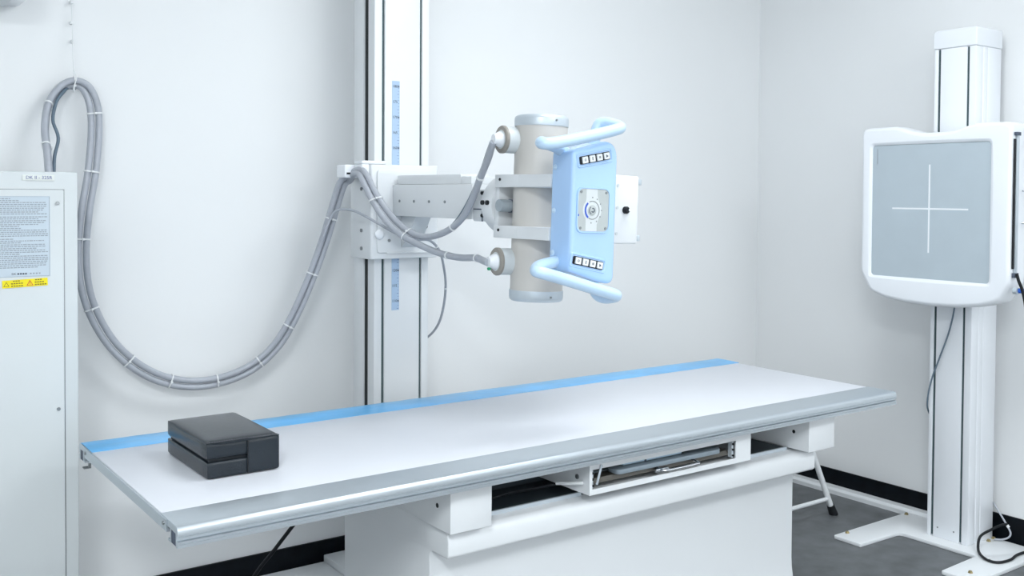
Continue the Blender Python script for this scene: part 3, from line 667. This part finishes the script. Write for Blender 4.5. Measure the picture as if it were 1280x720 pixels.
# ------------------------------------------------------------------ generator cabinet
gc = thing('generator_cabinet', 'tall white metal generator cabinet with notices at the left edge', 'cabinet', (0.30, 2.94, 0))
YC = 2.720
obj('cabinet_body', bx(0.0, 0.599, YC + 0.0015, 3.162, 0.0, 1.3525), CREAM, gc, bevel=0.003, seg=3)
obj('door_gap', bx(0.030, 0.5675, YC + 0.0002, YC + 0.0016, 0.050, 1.3095), STEEL, gc, smooth=False)
dr = obj('door', prism(B(), rrect(0.0325, 0.5650, 0.0525, 1.3070, 0.004, 3), 'Y', YC - 0.0020, YC + 0.0003), CREAM, gc, bevel=0.001, label='flush white cabinet door')
for zz in (1.274, 0.753): obj('door_lock', cy((0.5505, YC - 0.005, zz), (0.5505, YC - 0.002, zz), 0.0045, n=14), STEEL, dr)
lp = obj('model_label', bx(0.471, 0.5445, YC - 0.0005, YC + 0.0014, 1.3305, 1.3445), PAPER2, gc, smooth=False, label='small cream label reading DK II - 325R')
text_mesh('lettering', 'DK II - 325R', 0.0118, INK_V, lp, face_minus_y(0.5085, YC - 0.0009, 1.3375))
ns = obj('instruction_sheet', bx(0.395, 0.533, YC - 0.0028, YC - 0.0021, 1.091, 1.2915), PAPER, gc, smooth=False, label='pale blue printed instruction sheet')
ln = B()
rnd = random.Random(3)
for (xa, xb, za, zb) in ((0.3965, 0.5315, 1.2898, 1.2904), (0.5308, 0.5315, 1.0924, 1.2904), (0.3965, 0.5315, 1.0924, 1.0930)):
    box(ln, xa, xb, YC - 0.0032, YC - 0.0028, za, zb)
z = 1.285; row = 0
while z > 1.112:
    ind = 0.005 if row % 7 else 0.0
    x = 0.402 + ind; xe = 0.402 + (0.04 if row in (0, 20) else rnd.choice((0.06, 0.10, 0.12, 0.122, 0.115)))
    while x < xe:
        w = rnd.uniform(0.003, 0.009)
        box(ln, x, min(x + w, 0.5275), YC - 0.0032, YC - 0.0028, z - 0.0011, z + 0.0011)
        x += w + 0.0016
    z -= 0.0047 if row not in (8, 19) else 0.0075
    row += 1
obj('printed_lines', ln, INK_G, ns, smooth=False, kind='stuff')
ft = B()
for k in range(4): box(ft, 0.4575 + k * 0.0058, 0.4615 + k * 0.0058, YC - 0.0032, YC - 0.0028, 1.0972, 1.1012)
obj('footer_print', ft, INK, ns, smooth=False)
ft = B()
for k in range(4): box(ft, 0.486 + k * 0.0068, 0.4895 + k * 0.0068, YC - 0.0032, YC - 0.0028, 1.0974, 1.1010)
obj('footer_address', ft, INK_G, ns, smooth=False)
text_mesh('footer_lettering', 'DK', 0.0072, INK, ns, face_minus_y(0.4495, YC - 0.0031, 1.0992))
# warning sticker (slightly rotated)
def wrot(bm):
    bmesh.ops.rotate(bm, verts=bm.verts[:], cent=(0.475, YC, 1.0755), matrix=Matrix.Rotation(math.radians(-2.0), 3, 'Y')); return bm
ws = obj('warning_sticker', wrot(bx(0.4235, 0.5265, YC - 0.0036, YC - 0.0029, 1.0665, 1.0855)), YELLOW, gc, smooth=False, label='yellow warning sticker with two triangles')
def tri(bm, x, z, s, inner):
    o = [(x - s, z - s * 0.8), (x + s, z - s * 0.8), (x, z + s)]
    if not inner: return prism(bm, o, 'Y', YC - 0.0040, YC - 0.0036)
    return prism(bm, [(x + (a - x) * 0.66, z - s * 0.26 + (b - (z - s * 0.26)) * 0.66) for a, b in o], 'Y', YC - 0.0042, YC - 0.0040)
obj('warning_triangle', wrot(tri(B(), 0.4325, 1.0755, 0.0066, False)), INK_O, ws, smooth=False)
obj('triangle_field', wrot(tri(B(), 0.4325, 1.0755, 0.0066, True)), YELLOW, ws, smooth=False)
obj('warning_triangle', wrot(tri(B(), 0.4855, 1.0755, 0.0078, False)), INK_R, ws, smooth=False)
obj('triangle_field', wrot(tri(B(), 0.4855, 1.0755, 0.0078, True)), YELLOW, ws, smooth=False)
obj('exclamation', wrot(bx(0.4848, 0.4862, YC - 0.0044, YC - 0.0042, 1.0715, 1.0782)), INK_R, ws, smooth=False)
wt = B()
for (xs, zc, nw) in ((0.4475, 1.0825, 3), (0.4430, 1.0765, 5), (0.4430, 1.0705, 5), (0.4975, 1.0825, 3), (0.4965, 1.0765, 4), (0.4965, 1.0705, 5)):
    for k in range(nw): box(wt, xs + k * 0.0056, xs + k * 0.0056 + 0.0042, YC - 0.0040, YC - 0.0036, zc - 0.0015, zc + 0.0015)
obj('warning_print', wrot(wt), INK_O, ws, smooth=False, kind='stuff')

# ------------------------------------------------------------------ wall unit at the top left
wu = thing('wall_unit', 'corner of a white rounded unit mounted high on the back wall', 'wall unit', (0.27, 3.09, 1.83))
obj('casing', prism(B(), rounded([(-0.05, 1.828), (0.545, 1.832), (0.556, 1.870), (0.556, 2.11), (-0.05, 2.11)], [0.01, 0.018, 0.02, 0.02, 0.01]), 'Y', 2.985, 3.179), WHITE2, wu, bevel=0.012, seg=4)
obj('bottom_grille', bx(-0.02, 0.50, 3.02, 3.15, 1.823, 1.829), CREAM, wu, bevel=0.002)

# ------------------------------------------------------------------ wall stand with detector
wsd = thing('wall_stand', 'white wall-side detector stand with a grey imaging panel beside the right wall', 'detector stand', (3.58, 2.065, 0))
bp_ = rounded([(3.690, 2.347), (3.690, 1.783), (3.212, 1.783), (3.212, 1.908), (3.452, 1.915), (3.452, 2.222), (3.212, 2.228), (3.212, 2.347)], [0, 0, 0.008, 0.008, 0.02, 0.02, 0.008, 0.008])
base = obj('base_plate', prism(B(), bp_, 'Z', 0.0, 0.014), WHITE, wsd, bevel=0.003, label='white U-shaped floor plate')
for (x, y) in ((3.274, 2.330), (3.664, 2.330), (3.276, 1.838), (3.634, 1.970), (3.676, 1.974), (3.66, 1.80)):
    obj('anchor_bolt', cy((x, y, 0.014), (x, y, 0.021), 0.009, 0.006, n=6), BRASS, base)
px0, px1, py0, py1 = 3.515, 3.688, 1.985, 2.148
pp_ = [(px0, py1), (px0, 2.1335), (px0 + 0.008, 2.1335), (px0 + 0.008, 2.1235), (px0, 2.1235), (px0, 2.0195), (px0 + 0.008, 2.0195), (px0 + 0.008, 2.0105), (px0, 2.0105), (px0, py0),
       (3.560, py0), (3.562, py0 + 0.003), (3.566, py0 + 0.003), (3.568, py0), (3.592, py0), (3.594, py0 + 0.002), (3.598, py0 + 0.002), (3.600, py0), (px1, py0), (px1, py1)]
post = obj('post', prism(B(), pp_, 'Z', 0.0142, 1.856), WHITE2, wsd, bevel=0.0015, label='white extruded post with two dark slots')
obj('post_slot', bx(px0 + 0.0035, px0 + 0.008, 2.1240, 2.1330, 0.02, 1.853), SLOT2, post, smooth=False)
obj('post_slot', bx(px0 + 0.0035, px0 + 0.008, 2.0110, 2.0190, 0.02, 1.853), SLOT2, post, smooth=False)
for yy in (2.105, 2.040): obj('post_screw', cy((px0 - 0.001, yy, 0.052), (px0 + 0.001, yy, 0.052), 0.003, n=10), STEEL, post)
obj('post_cap', prism(B(), rounded([(1.982, 1.8565), (2.152, 1.8565), (2.152, 1.925), (1.982, 1.925)], [0, 0, 0.018, 0.008]), 'X', 3.511, 3.6915), WHITE2, wsd, bevel=0.004, seg=3, label='white post cap')
obj('wall_bracket', bx(3.6895, 3.7365, 2.04, 2.10, 1.50, 1.60), WHITE, wsd, smooth=False)
# detector shell (loops round a common centre)
DYC, DZC = 2.049, 1.235
outer = rounded([(2.342, 1.562), (2.342, 1.010), (2.300, 0.942), (2.240, 0.921), (2.150, 0.909), (2.05, 0.905), (1.95, 0.909), (1.86, 0.921), (1.800, 0.940), (1.757, 1.010), (1.757, 1.558),
                 (1.880, 1.562), (1.925, 1.552), (1.965, 1.540), (2.02, 1.5355), (2.08, 1.5355), (2.125, 1.5405), (2.165, 1.553), (2.20, 1.563)],
                [0.022, 0.05, 0.04, 0.03, 0.03, 0.03, 0.03, 0.03, 0.04, 0.05, 0.022, 0.03, 0.03, 0.03, 0.03, 0.03, 0.03, 0.03, 0.02], 6)
inner = rrect(1.8325, 2.2955, 1.0035, 1.4945, 0.012)
def polar(poly, n):
    out = []
    for k in range(n):
        a = 2 * PI * k / n + 0.001; d = Vector((math.cos(a), math.sin(a))); best = None
        for i in range(len(poly)):
            p = Vector((poly[i][0] - DYC, poly[i][1] - DZC)); q = Vector((poly[(i + 1) % len(poly)][0] - DYC, poly[(i + 1) % len(poly)][1] - DZC)); e = q - p
            den = d.x * (-e.y) + e.x * d.y
            if abs(den) < 1e-12: continue
            t = (p.x * (-e.y) + e.x * p.y) / den; s = (d.x * p.y - d.y * p.x) / den
            if t > 0 and -1e-9 <= s <= 1 + 1e-9: best = t if best is None else max(best, t)
        out.append((best, d))
    return out
NP = 220
po = polar(outer, NP); pi2 = polar(inner, NP)
sh = B()
XF = 3.344
def lp2(base_, dr, x): return [sh.verts.new((x, DYC + (r + dr) * d.x, DZC + (r + dr) * d.y)) for (r, d) in base_]
loops = [lp2(po, -0.006, 3.448), lp2(po, -0.001, 3.440), lp2(po, 0.0, 3.432), lp2(po, 0.0, 3.362), lp2(po, -0.003, 3.352), lp2(po, -0.008, 3.3465), lp2(po, -0.0155, 3.3441), lp2(po, -0.0165, 3.3440),
         lp2(pi2, 0.0135, 3.3440), lp2(pi2, 0.0122, 3.3441), lp2(pi2, 0.010, 3.3455), lp2(pi2, 0.003, 3.3475), lp2(pi2, 0.0005, 3.3500), lp2(pi2, 0.0, 3.3560)]
for a, b in zip(loops[:-1], loops[1:]):
    for i in range(NP): sh.faces.new((a[i], a[(i + 1) % NP], b[(i + 1) % NP], b[i]))
sh.faces.new(loops[0])
det = obj('detector_housing', sh, WHITE2, wsd, label='white rounded detector housing with a hand notch on top')
obj('detector_face', prism(B(), inner, 'X', 3.3515, 3.3550), SCREEN, det, smooth=False, label='grey imaging surface')
cr = B(); box(cr, 3.3508, 3.3514, 2.0580, 2.0640, 1.099, 1.419); box(cr, 3.3508, 3.3514, 1.912, 2.058, 1.2555, 1.2615); box(cr, 3.3508, 3.3514, 2.064, 2.210, 1.2555, 1.2615)
obj('centering_cross', cr, MARK, det, smooth=False, label='white centring cross')
g = B(); box(g, 3.3505, 3.3514, 2.278, 2.291, 1.420, 1.486)
obj('type_plate', g, SCREEN, det, smooth=False)
obj('plate_bar', bx(3.3498, 3.3505, 2.2735, 2.2775, 1.425, 1.480), KNOB, det, smooth=False)
obj('detector_mount', bx(3.449, 3.5135, 1.99, 2.145, 1.12, 1.38), WHITE, wsd, bevel=0.004)
obj('rear_housing', prism(B(), rrect(1.778, 2.322, 0.99, 1.535, 0.04), 'X', 3.442, 3.478), WHITE2, wsd, bevel=0.006)
# side rail and handle on the near edge of the housing
rail = obj('side_rail', bx(3.3635, 3.3755, 1.7470, 1.7562, 1.045, 1.515), SILVER, det, bevel=0.002, label='chrome cassette guide rail')
obj('rail_dark_strip', bx(3.3530, 3.3632, 1.7525, 1.7562, 1.06, 1.50), DARK, det, smooth=False)  # black strip running beside the guide rail
for (za, zb) in ((1.511, 1.523), (1.030, 1.046)): obj('rail_end', bx(3.355, 3.380, 1.7450, 1.7562, za, zb), INK, det, bevel=0.001)
hb = B(); tube(hb, catmull([(3.402, 1.750, 1.325), (3.408, 1.731, 1.325), (3.420, 1.722, 1.318), (3.424, 1.720, 1.30), (3.424, 1.720, 1.24), (3.420, 1.722, 1.222), (3.408, 1.731, 1.215), (3.402, 1.750, 1.215)], 5), 0.004, 10)
obj('pull_handle', hb, CHROME, det, label='small chrome pull handle')
obj('socket_collar', cy((3.372, 1.757, 0.985), (3.372, 1.742, 0.985), 0.011, n=20), SILVER, det)
obj('blue_plug', cy((3.380, 1.747, 0.986), (3.380, 1.726, 0.986), 0.0085, n=20), CONB, det, label='blue cable plug')
tag(obj('detector_cable', tube(B(), catmull([(3.358, 1.7405, 1.045), (3.362, 1.735, 1.02), (3.372, 1.728, 0.990), (3.383, 1.722, 0.94), (3.405, 1.718, 0.83), (3.425, 1.716, 0.735), (3.452, 1.714, 0.62), (3.50, 1.71, 0.45), (3.60, 1.70, 0.25), (3.67, 1.66, 0.10), (3.69, 1.55, 0.012), (3.69, 1.3, 0.008)], 6), 0.0052, 10), DARK), 'black cable hanging from the blue plug of the detector', 'cable')
tag(obj('post_lead', tube(B(), catmull([(3.490, 2.040, 0.930), (3.500, 2.044, 0.888), (3.506, 2.067, 0.799), (3.508, 2.107, 0.689), (3.506, 2.134, 0.609), (3.508, 2.1500, 0.532), (3.530, 2.158, 0.480), (3.60, 2.160, 0.42), (3.70, 2.162, 0.36), (3.728, 2.163, 0.33)], 6), 0.0032, 8), HOSE_B), 'thin dark lead crossing the front of the detector post', 'cable')
lo1 = tag(obj('floor_lead', tube(B(), catmull([(3.722, 2.030, 0.150), (3.705, 1.995, 0.143), (3.70, 1.973, 0.12), (3.70, 1.948, 0.087), (3.698, 1.929, 0.062), (3.696, 1.920, 0.045), (3.690, 1.924, 0.030), (3.675, 1.940, 0.021), (3.655, 1.960, 0.020)], 6), 0.0034, 8), HOSE), 'thin grey lead curling down behind the detector post base', 'cable')
lo2 = tag(obj('floor_cable', tube(B(), catmull([(3.700, 1.935, 0.075), (3.672, 1.944, 0.074), (3.625, 1.955, 0.064), (3.56, 1.962, 0.048), (3.490, 1.930, 0.024), (3.440, 1.885, 0.0205), (3.425, 1.845, 0.0195), (3.445, 1.822, 0.0195), (3.50, 1.815, 0.0195), (3.56, 1.825, 0.020), (3.62, 1.822, 0.0195), (3.67, 1.80, 0.0195), (3.70, 1.74, 0.010), (3.71, 1.5, 0.0065)], 6), 0.0048, 10), DARK), 'black cable looped over the floor plate of the detector stand', 'cable')
obj('cable_tie', cy((3.436, 1.864, 0.020), (3.430, 1.855, 0.020), 0.0075, n=12), TIE, lo2)
obj('cable_tie', cy((3.699, 1.935, 0.072), (3.699, 1.929, 0.064), 0.0055, n=12), TIE, lo1)

# ------------------------------------------------------------------ stool behind the pedestal
stl = thing('step_stool', 'white tubular stool with black rubber feet half hidden behind the table pedestal', 'stool', (3.07, 2.70, 0))
legs = []
for (sx, sy) in ((1, -1), (1, 1), (-1, -1), (-1, 1)):
    bot = Vector((3.07 + sx * 0.387, 2.70 + sy * 0.174, 0.0)); top = Vector((3.07 + sx * 0.205, 2.70 + sy * 0.150, 0.405))
    d = (top - bot).normalized()
    lg = obj('leg', cy(bot + d * 0.035, top, 0.0115, n=16), WHITE, stl)
    obj('rubber_foot', cy(bot + Vector((0, 0, 0.0003)) , bot + d * 0.045, 0.0185, 0.0150, n=16), DARK, lg)
for sy in (-1, 1):
    obj('stretcher', cy((3.07 - 0.355, 2.70 + sy * 0.171, 0.070), (3.07 + 0.355, 2.70 + sy * 0.171, 0.070), 0.0085, n=12), WHITE, stl)
obj('seat', prism(B(), rrect(2.86, 3.28, 2.545, 2.855, 0.03), 'Z', 0.405, 0.425), WHITE, stl, bevel=0.004)

# ------------------------------------------------------------------ black cable under the table
tag(obj('table_cable', tube(B(), catmull([(1.135, 2.22, 0.684), (1.112, 2.30, 0.60), (1.089, 2.375, 0.515), (1.066, 2.45, 0.430), (1.043, 2.525, 0.345), (1.02, 2.60, 0.26), (0.99, 2.68, 0.13), (0.95, 2.74, 0.03), (0.88, 2.78, 0.0065), (0.70, 2.77, 0.0065)], 6), 0.0052, 10), DARK), 'black power cable running from under the table top to the floor', 'cable')
